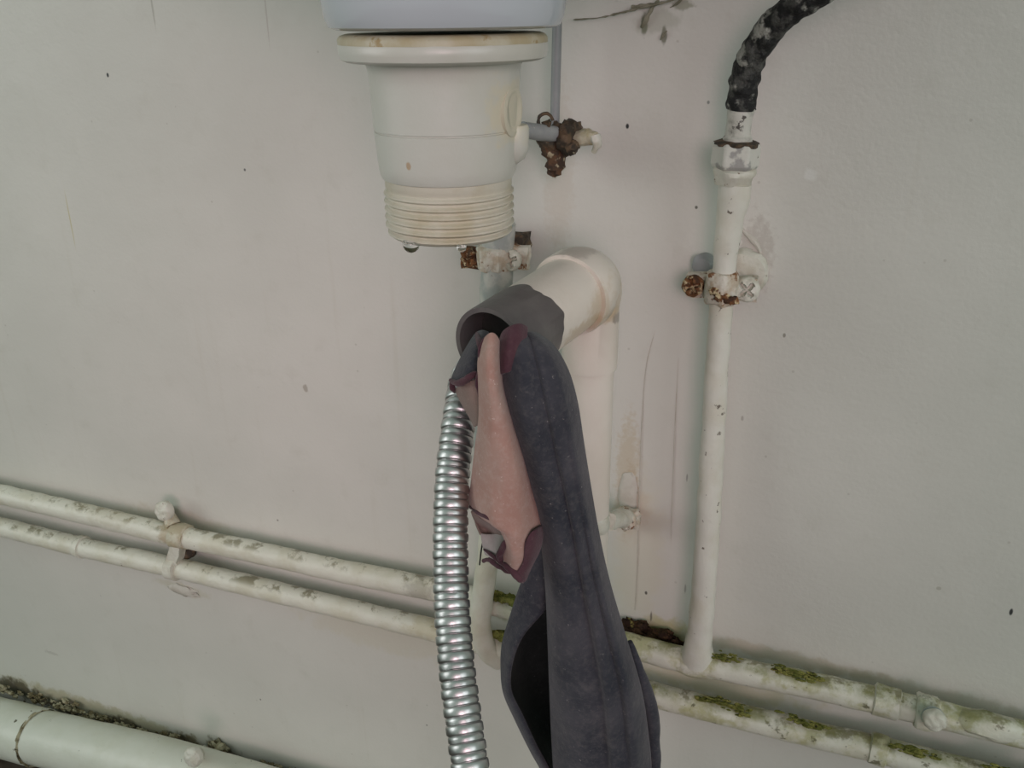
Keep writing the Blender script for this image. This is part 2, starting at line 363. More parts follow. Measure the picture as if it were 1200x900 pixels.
M['cloth_tan'] = cloth('shabby_tan_cloth', (0.20, 0.145, 0.125), (0.26, 0.19, 0.165), (0.3, 0.24, 0.2))
def water():
    t = NT('water'); t.done((1, 1, 1), .02); t.b.inputs['Transmission Weight'].default_value = 1; t.b.inputs['IOR'].default_value = 1.33
    return t.m
M['water'] = water()

# ------------------------------------------------------------------ setting
def wall():
    mb = MB(); n = 160; x0, x1, z0, z1 = -1.6, 1.4, -0.0, 1.5; rows = []
    for j in range(n + 1):
        row = []
        for i in range(n + 1):
            x = x0 + (x1 - x0) * i / n; z = z0 + (z1 - z0) * j / n
            y = 0.0012 * noise.noise(Vector((x * 7, 0, z * 7))) + 0.0005 * noise.noise(Vector((x * 23, 4, z * 23)))
            row.append(mb.add((x, y, z)))
        rows.append(row)
    mb.ring_faces(rows, closed=False)
    back = [mb.add(p) for p in ((x0, .12, z0), (x1, .12, z0), (x1, .12, z1), (x0, .12, z1))]
    mb.f.append(tuple(back)); mb.f.append(tuple(rows[0]) + (back[1], back[0])); mb.f.append(tuple(rows[-1]) + (back[2], back[3]))
    mb.f.append(tuple(r[0] for r in rows) + (back[3], back[0])); mb.f.append(tuple(r[-1] for r in rows) + (back[2], back[1]))
    return mb.build('wall_back', M['wall'], kind='structure')
WALL = wall()
fl = MB(); fl.box((-0.1, -1.2, -0.03), (Vector((1, 0, 0)), Vector((0, 1, 0)), Vector((0, 0, 1))), (3.0, 2.64, 0.06), n=8)
fl.build('floor', M['floor'], kind='structure')
# ridges of old paint on the wall
def ridge(pts, w):
    MB().tube([P(a, b, 0.0002) for a, b in pts], [w * .3] + [w] * (len(pts) - 2) + [w * .2], seg=8, n=6, lump=w * .9, ls=150).build('paint_ridge', M['crack'], WALL)
ridge([(770, 380), (757, 430), (752, 500), (750, 560), (748, 612), (747, 660), (744, 715)], .00022)
ridge([(858, 258), (876, 275), (890, 292), (893, 318)], .0011)
ridge([(795, 420), (790, 520), (786, 640)], .00025)

# ------------------------------------------------------------------ level pipes
def d_at(x): return 0.018
A_PTS = [(-260, 513, .018), (-60, 564, .018), (0, 579, .018), (100, 602, .018), (200, 626, .018), (300, 647, .018), (400, 669, .018), (505, 690, .018),
         (600, 713, .018), (740, 757, .018), (835, 780, .018), (950, 803, .018), (1060, 828, .018), (1200, 861, .018), (1420, 914, .018)]
B_PTS = [(-260, 553, .018), (-60, 602, .018), (0, 617, .018), (100, 642, .018), (200, 664, .018), (300, 688, .018), (400, 712, .018), (505, 738, .018),
         (600, 762, .018), (760, 812, .018), (850, 835, .018), (950, 860, .018), (1040, 881, .018), (1200, 922, .018), (1420, 978, .018)]
def level_pipe(name, label, pts, w0, w1):
    q = T(pts); t = thing(name, label, 'pipe', q[0])
    rad = []
    for (px, py, d) in pts:
        k = min(max((px) / 1200.0, -.2), 1.2); rad.append(R(px, py, d, w0 + (w1 - w0) * k))
    a, b = (q[1] - q[3]).normalized(), (q[-1] - q[-3]).normalized()     # on past the frame, as straight as they come
    q = [q[0] + a * .9, q[0] + a * .45] + q + [q[-1] + b * .45, q[-1] + b * .9]; rad = [rad[0]] * 2 + rad + [rad[-1]] * 2
    MB().tube(q, rad, seg=20, n=24, lump=.0006, ls=85).build('pipe_run', M['level_pipe'], t)
    return t
PA = level_pipe('water_pipe', 'upper of two thin cream-painted pipes running level along the wall', A_PTS, 23, 33)
PB = level_pipe('water_pipe', 'lower of two thin cream-painted pipes running level along the wall', B_PTS, 22, 33)
# soldered coupling sleeves on them
def sleeve(parent, p0, p1, w):
    a, b = P(*p0), P(*p1); r = R(*p0, w); ax = (b - a); L = ax.length
    MB().lathe(a, ax, [(r * .8, 0), (r, L * .08), (r * 1.03, L * .5), (r, L * .92), (r * .8, L)], seg=22, lump=.0014, ls=130).build('sleeve', M['level_pipe'], parent)
sleeve(PA, (1022, 818, .018), (1055, 827, .018), 36)
MB().blob(P(1160, 850, .021), (.018, .0080, .0076), .25, 1.2).build('paint_lump', M['level_pipe'], PA)
sleeve(PB, (1018, 874, .018), (1040, 881, .018), 35)
sleeve(PB, (92, 640, .018), (99, 641.5, .018), 25.5)

# thick pipe low at the bottom edge
def thick_pipe():
    q = [(-300, 770, .034), (-120, 818, .034), (0, 852, .034), (45, 864, .034), (120, 881, .034), (220, 907, .034), (400, 962, .034)]
    p = T(q); p[1] = p[2] + (p[2] - p[4]) * .8; p[0] = p[2] + (p[2] - p[4]) * 1.6
    t = thing('drain_pipe', 'thick white painted pipe lying low along the wall above the floor', 'pipe', p[0])
    r = R(120, 881, .034, 63)
    MB().tube(p[3:] + [p[-1] + (p[-1] - p[-2]) * 2.5], r, seg=32, n=14, lump=.0008, ls=50).build('pipe_run', M['big_pipe'], t)
    e = p[3] + (p[4] - p[3]).normalized() * .002
    MB().tube([p[0] + (p[0] - p[1]) * 1.5] + p[:3] + [e], [r * 1.07] * 5, seg=32, n=10, lump=.0008, ls=50).build('socket', M['big_pipe'], t)
    ax = (p[4] - p[3]).normalized()
    MB().lathe(e - ax * .001, ax, [(r * 1.0, 0), (r * 1.065, .0004), (r * 1.06, .0016), (r, .003)], seg=40, lump=.0012, ls=200, caps=False).build('joint_seam', M['dirt'], t, label='dirty seam at the mouth of the socket')
    return t, p, r
BIG, bp, br = thick_pipe()
def crust(name, label, cat, pts, w, n, mat, hz=1.0, jit=.004, sq=.6, gap=None):
    """many small uneven lumps strung along a line: one object, nobody could count them"""
    mb = MB(); q = cr(T(pts), 30)
    for i in range(n):
        k = random.random() * (len(q) - 1); a = int(k); p = q[a].lerp(q[min(a + 1, len(q) - 1)], k - a)
        if gap is not None and noise.noise(p * 38) + .5 * noise.noise(p * 110) < gap: continue
        p = p + Vector((random.gauss(0, jit), random.gauss(0, jit * .4), random.gauss(0, jit * .5)))
        s = w * random.uniform(.4, 1.15)
        mb.blob(p, (s * random.uniform(.9, 1.8), s * sq, s * hz), .7, 1.4, 9, 6)
    return tag(mb.build(name, mat), label, cat, kind='stuff')
crust('dirt_crust', 'crusty brown dirt gathered between the wall and the thick bottom pipe', 'dirt',
      [(-60, 790, .006), (40, 818, .006), (150, 853, .006), (300, 897, .006), (420, 930, .006)], .0028, 620, M['dirt'], .7, .0055, .5, -.3)

# ------------------------------------------------------------------ washbasin and trap
def basin():
    c = P(522, 34, .13); t = thing('washbasin', 'white glazed washbasin underside above the plastic trap', 'sink', c)
    r = R(522, 15, .13, 284)
    MB().lathe(c, (0, 0, 1), [(r * .5, 0), (r * .9, .0002), (r * .955, .0012), (r * .985, .004), (r * 1.0, .009), (r * 1.015, .016), (r * 1.06, .024), (r * 1.4, .034),
        (r * 2.2, .055), (r * 2.8, .09), (r * 3.1, .14), (r * 3.15, .15), (r * 3.0, .15), (r * 2.1, .09), (r * .4, .05)], seg=72).build('bowl', M['ceramic'], t)
    bowl = t.children[0].data
    for v in bowl.vertices:
        k = min(max((v.co.z - c.z - .03) / .05, 0), 1); v.co.x = c.x + (v.co.x - c.x) * (1 + .35 * k); v.co.y = min(v.co.y, -.004)
    back = MB(); X, Y, Z = Vector((1, 0, 0)), Vector((0, 1, 0)), Vector((0, 0, 1))
    back.box((c.x, -.033, c.z + .14), (X, Y, Z), (r * 5.4, .064, .05), n=4).build('back_ledge', M['ceramic'], t)
    return c, r
BC, BR = basin()
def trap():
    top = P(519, 38, .13); t = thing('bottle_trap', 'white plastic bottle trap with open threaded end under the basin', 'trap', top)
    def z(y): return P(520, y, .13 + .0).z - top.z
    axis = Vector((0, 0, 1))
    def rr(y, w): return R(520, y, .13, w)
    f = rr(55, 245)
    # the silhouettes' near edges dip below their axes, so heights are those of the axis
    MB().lathe(top, axis, [(f * .93, -.0001), (f * .975, -.0008), (f * .995, -.0020), (f * .995, -.0038)], seg=72, lump=.0004, ls=200).build('seal', M['yellow_seal'], t, label='yellowed seal ring')
    MB().lathe(top, axis, [(f * .99, -.0036), (f * 1.0, -.0041), (f * 1.0, -.0070), (f * .985, -.0092), (f * .93, -.0102), (f * .80, -.0106)], seg=72).build('flange', M['white_plastic'], t)
    zb, zs, ze = z(64), z(150), z(207); r0, r1 = rr(100, 175), rr(150, 169); r2, r3 = rr(160, 166), rr(205, 160)
    MB().lathe(top, axis, [(f * .80, -.0102), (f * .755, -.0112), (r0 * 1.01, -.0140), (r0, -.019), (r1, zs + .0004), (r1 * .975, zs + .0001), (r1 * .975, zs - .0003), (r2 * 1.01, zs - .0006),
        (r3 * 1.0, ze + .006), (r3 * .985, ze + .0025), (r3 * .955, ze + .0006), (r3 * .90, ze)], seg=72).build('body', M['white_plastic'], t)
    rt = rr(250, 150); h0 = ze + .001; h1 = z(271); prof = [(rt * .97, h0), (rt * .97, h0 - .004)]; n = 6; pitch = (h0 - .0045 - h1) / n
    for k in range(n):
        a = h0 - .0045 - k * pitch; s = 1.0 if k < n - 1 else .97
        prof += [(rt * .955 * s, a), (rt * .955 * s, a - pitch * .25), (rt * 1.0 * s, a - pitch * .5), (rt * 1.0 * s, a - pitch * .72), (rt * .955 * s, a - pitch * .98)]
    prof += [(rt * .90, h1 - .0005), (rt * .84, h1 - .0005), (rt * .83, h1 + .02)]
    MB().lathe(top, axis, prof, seg=72, caps=True).build('thread', M['thread'], t, label='stained screw thread')
    # blanked side outlet that points to the wall on the right
    oc = Vector((top.x, top.y, z(128) + top.z)); ax = Vector((.93, .0, 0)).normalized()
    ro = .0085
    o = MB().lathe(oc + ax * (r0 * .695), ax, [(ro * 1.15, 0), (ro * 1.15, r0 * .29), (ro * 1.0, r0 * .305), (ro * .8, r0 * .305), (ro * .72, r0 * .285), (ro * .2, r0 * .285)], seg=40).build('side_outlet', M['white_plastic'], t)
    # flat moulded rib on the right of the skirt
    up = Vector((0, 0, 1)); a2 = Vector((.96, .28, 0)).normalized(); s2 = up.cross(a2)
    rb = Vector((top.x, top.y, top.z)) + a2 * (r2 * .93)
    MB().tube([rb + up * z(146), rb + up * z(150), rb + up * z(172), rb + up * z(185), rb + up * z(192)], [.0062, .0068, .0066, .0050, .0015], seg=20, n=3, smooth=False).build('rib', M['white_plastic'], t)
    return top, h1 + top.z, rt
TT, TZ, TR = trap()
def drop(px, py, w, label):
    c = P(px, py, .155); r = R(px, py, .155, w)
    o = MB().lathe(c, (0, 0, 1), [(r * .15, -r * .62), (r * .5, -r * .5), (r * .82, -r * .2), (r * 1.0, r * .25), (r * 1.02, r * .6), (r * .9, r * .8)], seg=24).build('water_drop', M['water'])
    tag(o, label, 'water drop')
drop(482, 290, 20, 'clear water drop hanging from the left side of the threaded trap end')
drop(541, 292, 11, 'small water drop under the threaded trap end by the rusty clip')

# ------------------------------------------------------------------ thin grey pipe and corroded fitting behind the trap
g0, g1 = P(654, -20, .022), P(650, 150, .022); g0 = g0 + (g0 - g1) * .9
tag(MB().tube([g0, g0.lerp(g1, .5), g1], [R(652, 60, .022, 11.5)] * 3, seg=14, n=6).build('overflow_pipe', M['bare_pipe']), 'thin bare grey pipe hanging down beside the trap to a corroded fitting', 'pipe')
def fitting():
    c = P(655, 158, .022); t = thing('corroded_valve', 'small blackened valve with limescale beside the trap', 'valve', c)
    MB().tube(T([(612, 152, .045), (632, 155, .036), (656, 158, .024)]), [R(640, 155, .03, 18.5)] * 3, seg=18, n=5, lump=.0003, ls=200).build('stub_pipe', M['bare_pipe'], t, label='short dull grey tube')
    MB().blob(P(650, 160, .022), (.0085, .008, .0075), .5, 1.6).blob(P(640, 163, .024), (.005, .005, .004), .5).build('body', M['dark_rust'], t)
    rc = P(668, 160, .022)
    MB().lathe(rc - Vector((.004, 0, 0)), (1, -.15, -.1), [(.006, 0), (.0085, .001), (.009, .004), (.0085, .007), (.006, .008)], seg=24, lump=.003, ls=300).build('collar', M['dark_rust'], t)
    MB().tube(T([(673, 163, .022), (688, 161, .024), (699, 161, .026)]), [.0040, .0042, .0028], seg=14, n=5, lump=.0012, ls=350).build('spindle', M['lime'], t, label='limescale-covered spindle')
    MB().tube(T([(697, 158, .026), (699, 168, .026), (695, 179, .026)]), [.0030, .0026, .0008], seg=10, n=5, lump=.0008, ls=400).build('limescale', M['lime_pale'], t)
    MB().tube(T([(646, 168, .022), (650, 182, .022), (650, 197, .024), (647, 204, .024)]), [.0060, .0055, .0046, .003], seg=14, n=6, lump=.0022, ls=350).build('drain_nipple', M['brown_rust'], t, label='rusty flaking nipple')
    MB().tube(T([(650, 199, .024), (649, 209, .024)]), [.0022, .0008], seg=10, n=5, lump=.0005, ls=400).build('limescale', M['lime_pale'], t)
    # curled wire
    u = P(640, 141, .03)
    MB().tube([u + Vector((.0034 * math.cos(a), -.0006 * a, .0034 * math.sin(a))) for a in [k * .7 for k in range(10)]], .0009, seg=8, n=4, lump=.0004, ls=500).build('wire', M['dark_rust'], t)
    MB().blob(P(669, 172, .027), (.004, .004, .0042), .5, 1.6).build('bolt', M['dark_rust'], t)
fitting()

# ------------------------------------------------------------------ upright pipe behind trap and elbow
mp = [(585, 262, .020), (582, 330, .020), (577, 420, .020), (573, 520, .020), (574, 600, .024)]
MID = thing('riser_pipe', 'upright pipe behind the elbow, bare zinc above and cream painted below', 'pipe', P(565, 770, .02))
MB().tube(T(mp), [R(582, 330, .02, 38)] * 5, seg=22, n=8, lump=.0006, ls=120).build('zinc_length', M['galvanised'], MID)
MB().tube(T([(580, 575, .026), (574, 640, .028), (567, 690, .030), (563, 730, .030), (569, 758, .026), (585, 772, .016)]), [R(570, 690, .03, 26)] * 5 + [R(585, 772, .016, 27)], seg=22, n=8, lump=.0009, ls=90).build('painted_bend', M['pipe_paint'], MID, label='cream-painted lower bend')

def rusty_screw(t, c, r, h, mat, label=None, cross=True, lump=.0006, rot=.4):
    lump *= .5
    o = MB().head(c, (0.05, -1, 0.08), r, h, cross, lump, rot).build('screw', mat, t)
    if label: o['label'] = label
    return o
def clip_mid():
    c = P(582, 302, .02); t = thing('pipe_clip', 'rusty two-screw pipe clip directly below the threaded trap end', 'pipe clip', c)
    r = R(582, 305, .02, 44); L = .014
    u = Vector((0, 0, -1)); o = P(581, 287, .02)
    MB().lathe(o, u, [(r * .9, 0), (r, .001), (r * 1.03, L * .5), (r, L - .001), (r * .9, L)], seg=24, lump=.0020, ls=280).build('saddle', M['rusty_paint'], t)
    X, Y, Z = Vector((1, 0, 0)), Vector((0, 1, 0)), Vector((0, 0, 1))
    MB().box(P(560, 303, .018), (X, Y, Z), (.018, .005, .012), lump=.0016).build('lug', M['rust'], t)
    MB().box(P(602, 300, .018), (X, Y, Z), (.018, .005, .012), lump=.0016).build('lug', M['rusty_paint'], t)
    rusty_screw(t, P(551, 302, .021), R(551, 302, .02, 20), .0045, M['rust'], 'rust-red screw head', lump=.003)
    rusty_screw(t, P(600, 304, .021), R(600, 304, .02, 25), .005, M['pale_paint'], 'paint-covered screw head', lump=.001)
    MB().box(P(602, 283, .010), (X, Y, Z), (.015, .012, .010), lump=.0022).build('backing_block', M['dark_rust'], t)
clip_mid()

# ------------------------------------------------------------------ waste pipe with elbow
def waste():
    base = P(700, 905, .06); base.z = 0.0
    t = thing('waste_pipe', 'white upright waste pipe with an elbow and a short open spout', 'pipe', base)
    d = .055; ec = P(693, 328, d)                     # where the two axes meet
    r = R(690, 520, d, 64) ; rv = R(700, 520, d, 56)
    xax = (ec.x)
    mouth = P(575, 408, .142); ax = (mouth - ec); L = ax.length; ax.normalize()
    ro = R(575, 408, .142, 101) ; rs = ro * 1.13
    MB().tube([Vector((ec.x, ec.y, 0.001)), Vector((ec.x, ec.y, .25)), Vector((ec.x, ec.y, ec.z - .02))], rv, seg=36, n=8).build('downpipe', M['waste_plastic'], t)
    # swept bend: quarter of a torus between the sockets
    k = rs * .62; pts = []
    lo = Vector((ec.x, ec.y, ec.z - k)); hi = ec + ax * k
    for i in range(13):
        a = math.pi / 2 * i / 12; pts.append(ec + Vector((0, 0, -k)) * (1 - math.sin(a)) + ax * k * (1 - math.cos(a)))
    rs_v = R(700, 410, d, 66) ; 
    rad = [rs_v + (rs - rs_v) * i / 12 for i in range(13)]
    drop_end = P(700, 431, d).z
    mb = MB(); allp = [Vector((ec.x, ec.y, drop_end)), Vector((ec.x, ec.y, drop_end + .003))] + pts + [hi + ax * .009, hi + ax * .0105]
    allr = [rs_v * .985, rs_v] + rad + [rs, rs * .985]
    mb.tube(allp, allr, seg=44, smooth=False).build('elbow', M['waste_plastic'], t)
    s0 = ec + ax * (k + .006); end = ec + ax * L
    Lp = (end - s0).length; g = .030
    MB().tube([s0, s0.lerp(end, .5), end - ax * g * .6], ro, seg=44, n=4).build('spout', M['waste_plastic'], t)
    # bare grey end with a bore, ragged where the paint stops
    mb = MB(); u, w, a_ = frame(ax); seg = 120; rings = []
    def ring(rad, h, rag=0):
        out = []
        for q in range(seg):
            th = 2 * math.pi * q / seg; dr = u * math.cos(th) + w * math.sin(th)
            hh = h + (rag * (noise.noise(dr * 1.5 + Vector((3, 1, 7))) + .22 * noise.noise(dr * 4.3)) if rag else 0)
            out.append(mb.add(end + a_ * hh + dr * rad))
        rings.append(out)
    ring(ro * .99, -g, .008); ring(ro * 1.012, -g + .0006, .008); ring(ro * 1.012, -.002); ring(ro * 1.0, 0); ring(ro * .885, 0); ring(ro * .865, -.0015); ring(ro * .86, -.0165)
    mb.ring_faces(rings); mb.build('bare_end', M['grey_plastic'], t, label='unpainted dark grey pipe end')
    MB().lathe(end - ax * .0175, ax, [(ro * .875, 0), (ro * .875, .001), (ro * .2, .0014)], seg=40).build('bore', M['dark_inside'], t)  # near-black disc closing the spout: shade of the pipe's inside, painted
    return ec, end, ax, ro, rv
EC, END, AX, RO, RV = waste()
def waste_bracket():
    c = P(718, 608, .03); t = thing('pipe_bracket', 'paint-caked bracket holding the white waste pipe to the wall', 'bracket', c)
    zc = P(705, 612, .055).z; o = Vector((EC.x, EC.y, zc - .005)); r = RV
    MB().lathe(o, (0, 0, 1), [(r * 1.0, 0), (r * 1.05, .001), (r * 1.06, .005), (r * 1.05, .009), (r * 1.0, .010)], seg=36, lump=.001, ls=200).build('strap', M['pale_paint'], t)
    MB().tube(T([(712, 612, .045), (724, 608, .026), (734, 607, .008)]), [.005, .0052, .006], seg=14, n=6, lump=.002, ls=200).build('arm', M['pale_paint'], t)
    MB().blob(P(735, 607, .006), (.0085, .006, .0075), .5, 1.4).build('lug', M['rusty_paint'], t)
    rusty_screw(t, P(735, 609, .010), .0058, .004, M['rusty_paint'], lump=.001)
    MB().blob(P(736, 578, .0), (.006, .0016, .015), .25, 1.5).build('plaster_lump', M['crack'], t, label='brownish lump of filler on the wall')
waste_bracket()

# ------------------------------------------------------------------ right upright supply pipe
def supply():
    q = [(862, 215, .022), (855, 262, .022), (850, 300, .022), (846, 345, .022), (840, 430, .022), (834, 540, .022), (828, 640, .022), (822, 720, .022), (820, 742, .021), (818, 758, .020), (817, 771, .018)]
    wd = [39, 32, 28, 28, 27, 28, 28, 29, 30, 34, 40]
    t = thing('supply_pipe', 'upright white-painted pipe rising from the level pipes to the black hose', 'pipe', P(817, 784, .018))
    MB().tube(T(q), [R(*p, w) for p, w in zip(q, wd)], seg=24, n=8, lump=.0008, ls=90).build('pipe_run', M['pipe_paint_clean'], t)
    MB().blob(P(816, 776, .018), (.019, .0092, .0088), .2, 1.2).build('tee', M['level_pipe'], t)
    a, b = P(864, 166, .022), P(858, 216, .022); ax = b - a; L = ax.length; rn = R(861, 185, .022, 55)
    nut = MB().lathe(a, ax, [(rn * .80, 0), (rn * .94, .0005), (rn * 1.04, .0024), (rn * 1.04, L * .62 - .002), (rn * .96, L * .62)], seg=6, ph=.85).build('hex_nut', M['nut_paint'], t, smooth=False)
    bv = nut.modifiers.new('bevel', 'BEVEL'); bv.width = .0012; bv.segments = 3
    MB().lathe(a + ax * .60, ax, [(rn * .80, 0), (rn * .90, .001), (rn * .90, L * .14), (rn * .82, L * .22), (rn * .76, L * .4)], seg=28, lump=.0018, ls=170).build('collar', M['pale_paint'], t)
    MB().lathe(a + ax * -.03, ax, [(rn * .75, 0), (rn * .92, .0008), (rn * .90, .0022), (rn * .7, .0032)], seg=24, lump=.002, ls=300).build('washer', M['dark_rust'], t)
supply()
def hose():
    q = [(1300, -300, .10), (1190, -170, .085), (1090, -85, .062), (985, -24, .042), (941, 2, .036), (908, 28, .030), (885, 60, .026), (873, 92, .023), (868, 128, .022)]
    t = thing('connector_hose', 'black flexible hose with peeling white paint curving off above the hexagonal nut', 'hose', P(866, 165, .022))
    MB().tube(T(q), [R(*p, 34) for p in q], seg=26, n=26, lump=.0011, ls=260).build('sheath', M['hose_black'], t)
    a, b = P(868, 124, .022), P(864, 168, .022); ax = b - a; L = ax.length; r = R(866, 145, .022, 31)
    MB().lathe(a, ax, [(r * .9, 0), (r * 1.03, .001), (r * 1.03, L * .25), (r * .97, L * .3), (r * .95, L * .78), (r * 1.12, L * .84), (r * 1.12, L * .95), (r * .9, L)], seg=28, lump=.0008, ls=200).build('ferrule', M['ferrule'], t, label='paint-smeared metal ferrule')
hose()
def clip_right():
    c = P(846, 335, .02); t = thing('pipe_clip', 'flaking rusty two-screw clip on the upright pipe below the hexagonal nut', 'pipe clip', c)
    o = P(847, 318, .022); u = P(845, 355, .022) - o; L = u.length; r = R(846, 336, .022, 37)
    MB().lathe(o, u, [(r * .88, 0), (r * .98, .001), (r * 1.02, L * .5), (r * 1.0, L - .001), (r * .88, L)], seg=28, lump=.0024, ls=240).build('saddle', M['rusty_paint'], t)
    X, Y, Z = Vector((1, 0, 0)), Vector((0, 1, 0)), Vector((0, 0, 1))
    for px, py in ((824, 334), (868, 338)):
        MB().box(P(px, py, .014), (X, Y, Z), (.017, .007, .012), lump=.0014).build('lug', M['rusty_paint'], t)
    rusty_screw(t, P(813, 334, .017), R(813, 334, .02, 25), .0055, M['rust'], 'orange rusty screw head', lump=.0016)
    rusty_screw(t, P(876, 338, .017), R(876, 338, .02, 29), .006, M['pale_paint'], 'paint-covered screw head', lump=.001, rot=.8)
    MB().lathe(P(874, 318, .0005), (0, -1, 0), [(.0125, 0), (.0125, .004), (.0105, .0065), (.004, .007)], seg=26, lump=.0018, ls=160).build('spacer', M['pale_paint'], t)
    MB().lathe(P(826, 308, .0005), (0, -1, 0), [(.006, 0), (.006, .006), (.004, .008)], seg=20, lump=.0014, ls=200).build('spacer', M['bare_pipe'], t, label='grey spacer knob')
    # flakes of rust standing on the saddle
    mb = MB()
    for k in range(5): mb.blob(P(840 + k * 5.5, 343 + random.uniform(-7, 6), .022) + Vector((0, -r * .98, 0)), (.0028, .0012, .0022), .7, 1.7, 9, 6)
    mb.build('rust_flakes', M['rust'], t, kind='stuff')
clip_right()

# ------------------------------------------------------------------ clips on the level pipes
def clip_left():
    c = P(203, 640, .018); t = thing('pipe_clip', 'painted double clip holding both level pipes with a bolt on top', 'pipe clip', c)
    u, w = P(*A_PTS[4]), P(*B_PTS[4]); axA = (P(*A_PTS[5]) - P(*A_PTS[3])).normalized()
    rA = R(*A_PTS[4], 29); rB = R(*B_PTS[4], 29); a = P(212, 628, .018); b = P(205, 665, .018)
    MB().lathe(a - axA * .007, axA, [(rA * .9, 0), (rA * 1.0, .001), (rA * 1.02, .007), (rA * 1.0, .013), (rA * .9, .014)], seg=26, lump=.0016, ls=190).build('saddle', M['tan_paint'], t)
    MB().lathe(b - axA * .005, axA, [(rB * .9, 0), (rB * 1.02, .001), (rB * 1.03, .005), (rB * 1.02, .009), (rB * .9, .010)], seg=26, lump=.0012, ls=190).build('saddle', M['pale_paint'], t)
    X, Y, Z = axA, Vector((0, 1, 0)), axA.cross(Vector((0, 1, 0)))
    up = (a - b); upn = up.normalized(); Zn = upn; Xn = axA; Yn = Xn.cross(Zn).normalized()
    MB().box(a.lerp(b, .5) + Vector((-.001, .0, 0)), (Xn, Yn, Zn), (.010, .009, up.length * .72), lump=.0014).build('web', M['pale_paint'], t)
    MB().head(P(195, 598, .014), (0, -1, .25), R(195, 598, .016, 24), .006, False, .0007).build('bolt', M['pale_paint'], t)
    MB().tube(T([(196, 600, .002), (197, 603, .012), (203, 616, .016)]), [.005, .005, .006], seg=12, n=4, lump=.001, ls=200).build('lug', M['tan_paint'], t)
    MB().blob(P(222, 646, .006), (.005, .006, .006), .4).build('backing_block', M['dark_rust'], t)
    MB().blob(P(215, 692, .001), (.016, .0025, .005), .5, 1.6).build('paint_lump', M['crack'], t)
clip_left()
def clip_far_right():
    c = P(1085, 838, .018); t = thing('pipe_clip', 'moss-stained clip with a pale round bolt on the pipes past the upright pipe', 'pipe clip', c)
    ax = (P(*A_PTS[13]) - P(*A_PTS[12])).normalized(); r = R(1085, 834, .018, 40)
    MB().lathe(P(1072, 831, .018), ax, [(r * .9, 0), (r, .001), (r * 1.03, .006), (r, .011), (r * .9, .012)], seg=26, lump=.002, ls=180).build('saddle', M['level_pipe'], t)
    MB().head(P(1094, 841, .033), (.1, -1, .15), R(1094, 841, .033, 25), .006, False, .0007).build('bolt', M['pale_paint'], t)
    MB().tube(T([(1094, 841, .034), (1092, 840, .018)]), [.006, .006], seg=12, n=4).build('shank', M['galvanised'], t)
clip_far_right()
def clip_low():
    t = thing('pipe_clip', 'round painted bolt and clip on the thick bottom pipe', 'pipe clip', P(230, 885, .06))
    MB().head(P(229, 885, .052), (0, -1, .3), R(229, 885, .052, 23), .007, False, .0008).build('bolt', M['pale_paint'], t)
    MB().tube(T([(229, 886, .053), (233, 884, .03), (240, 880, .004)]), [.005] * 3, seg=12, n=4, lump=.001, ls=200).build('shank', M['pale_paint'], t)
    MB().blob(P(256, 878, .004), (.010, .006, .009), .6, 1.6).build('backing_block', M['dirt'], t)
clip_low()

# ------------------------------------------------------------------ growth and dirt on the level pipes
crust('black_mould', 'dark brown mould patch above the pipe left of the upright pipe foot', 'mould', [(730, 737, .003), (745, 738, .004), (760, 745, .005), (778, 752, .007), (797, 757, .007)], .0030, 190, M['mould'], .9, .0048)
crust('moss', 'green moss along the top of the lower pipe at the photo bottom right', 'moss', [(768, 804, .022), (850, 825, .022), (920, 842, .023), (1000, 860, .023), (1090, 884, .023), (1200, 910, .023)], .0021, 620, M['moss'], .5, .0028, .35, .02)
crust('moss', 'thin moss on top of the upper pipe right of the upright pipe foot', 'moss', [(842, 769, .020), (880, 777, .021), (925, 788, .022), (960, 797, .020)], .0016, 260, M['moss'], .5, .0026, .35, .08)
crust('moss', 'small moss tufts on the level pipes between the rag and the cream bend', 'moss', [(583, 700, .020), (600, 704, .023), (616, 708, .023)], .0028, 46, M['moss'], .8, .003)
crust('moss', 'yellow-green moss on the lower pipe between the rag and the cream bend', 'moss', [(582, 743, .022), (592, 747, .025), (606, 751, .025)], .0028, 40, M['moss'], .7, .003)

# ------------------------------------------------------------------ dirty web high on the wall
wb = MB()
wb.tube(T([(672, 23, .002), (700, 21, .003), (728, 15, .003), (752, 9, .002), (780, 2, .003), (805, -6, .002)]), [0.00042, 0.00036, 0.00042, 0.00060, 0.00054, 0.00036], seg=7, n=6, lump=.0006, ls=400)
wb.tube(T([(740, 8, .002), (752, 7, .002), (766, 5, .002)]), [0.00030, 0.00096, 0.00024], seg=7, n=6, lump=.0014, ls=300)
wb.tube(T([(752, 32, .001), (756, 25, .002), (764, 10, .002), (772, 0, .002)]), [0.00084, 0.00108, 0.00060, 0.00048], seg=7, n=6, lump=.0010, ls=300)
wb.tube(T([(774, 47, .001), (778, 40, .001), (782, 36, .001)]), [0.00024, 0.00072, 0.00018], seg=7, n=6, lump=.0005, ls=300)
wb.tube(T([(785, 9, .001), (794, 4, .001), (800, -3, .001)]), [0.00030, 0.00066, 0.00036], seg=7, n=6, lump=.0005, ls=300)
tag(wb.build('cobweb', M['web']), 'dirty cobweb strand on the wall between the basin and the black hose', 'cobweb', kind='stuff')

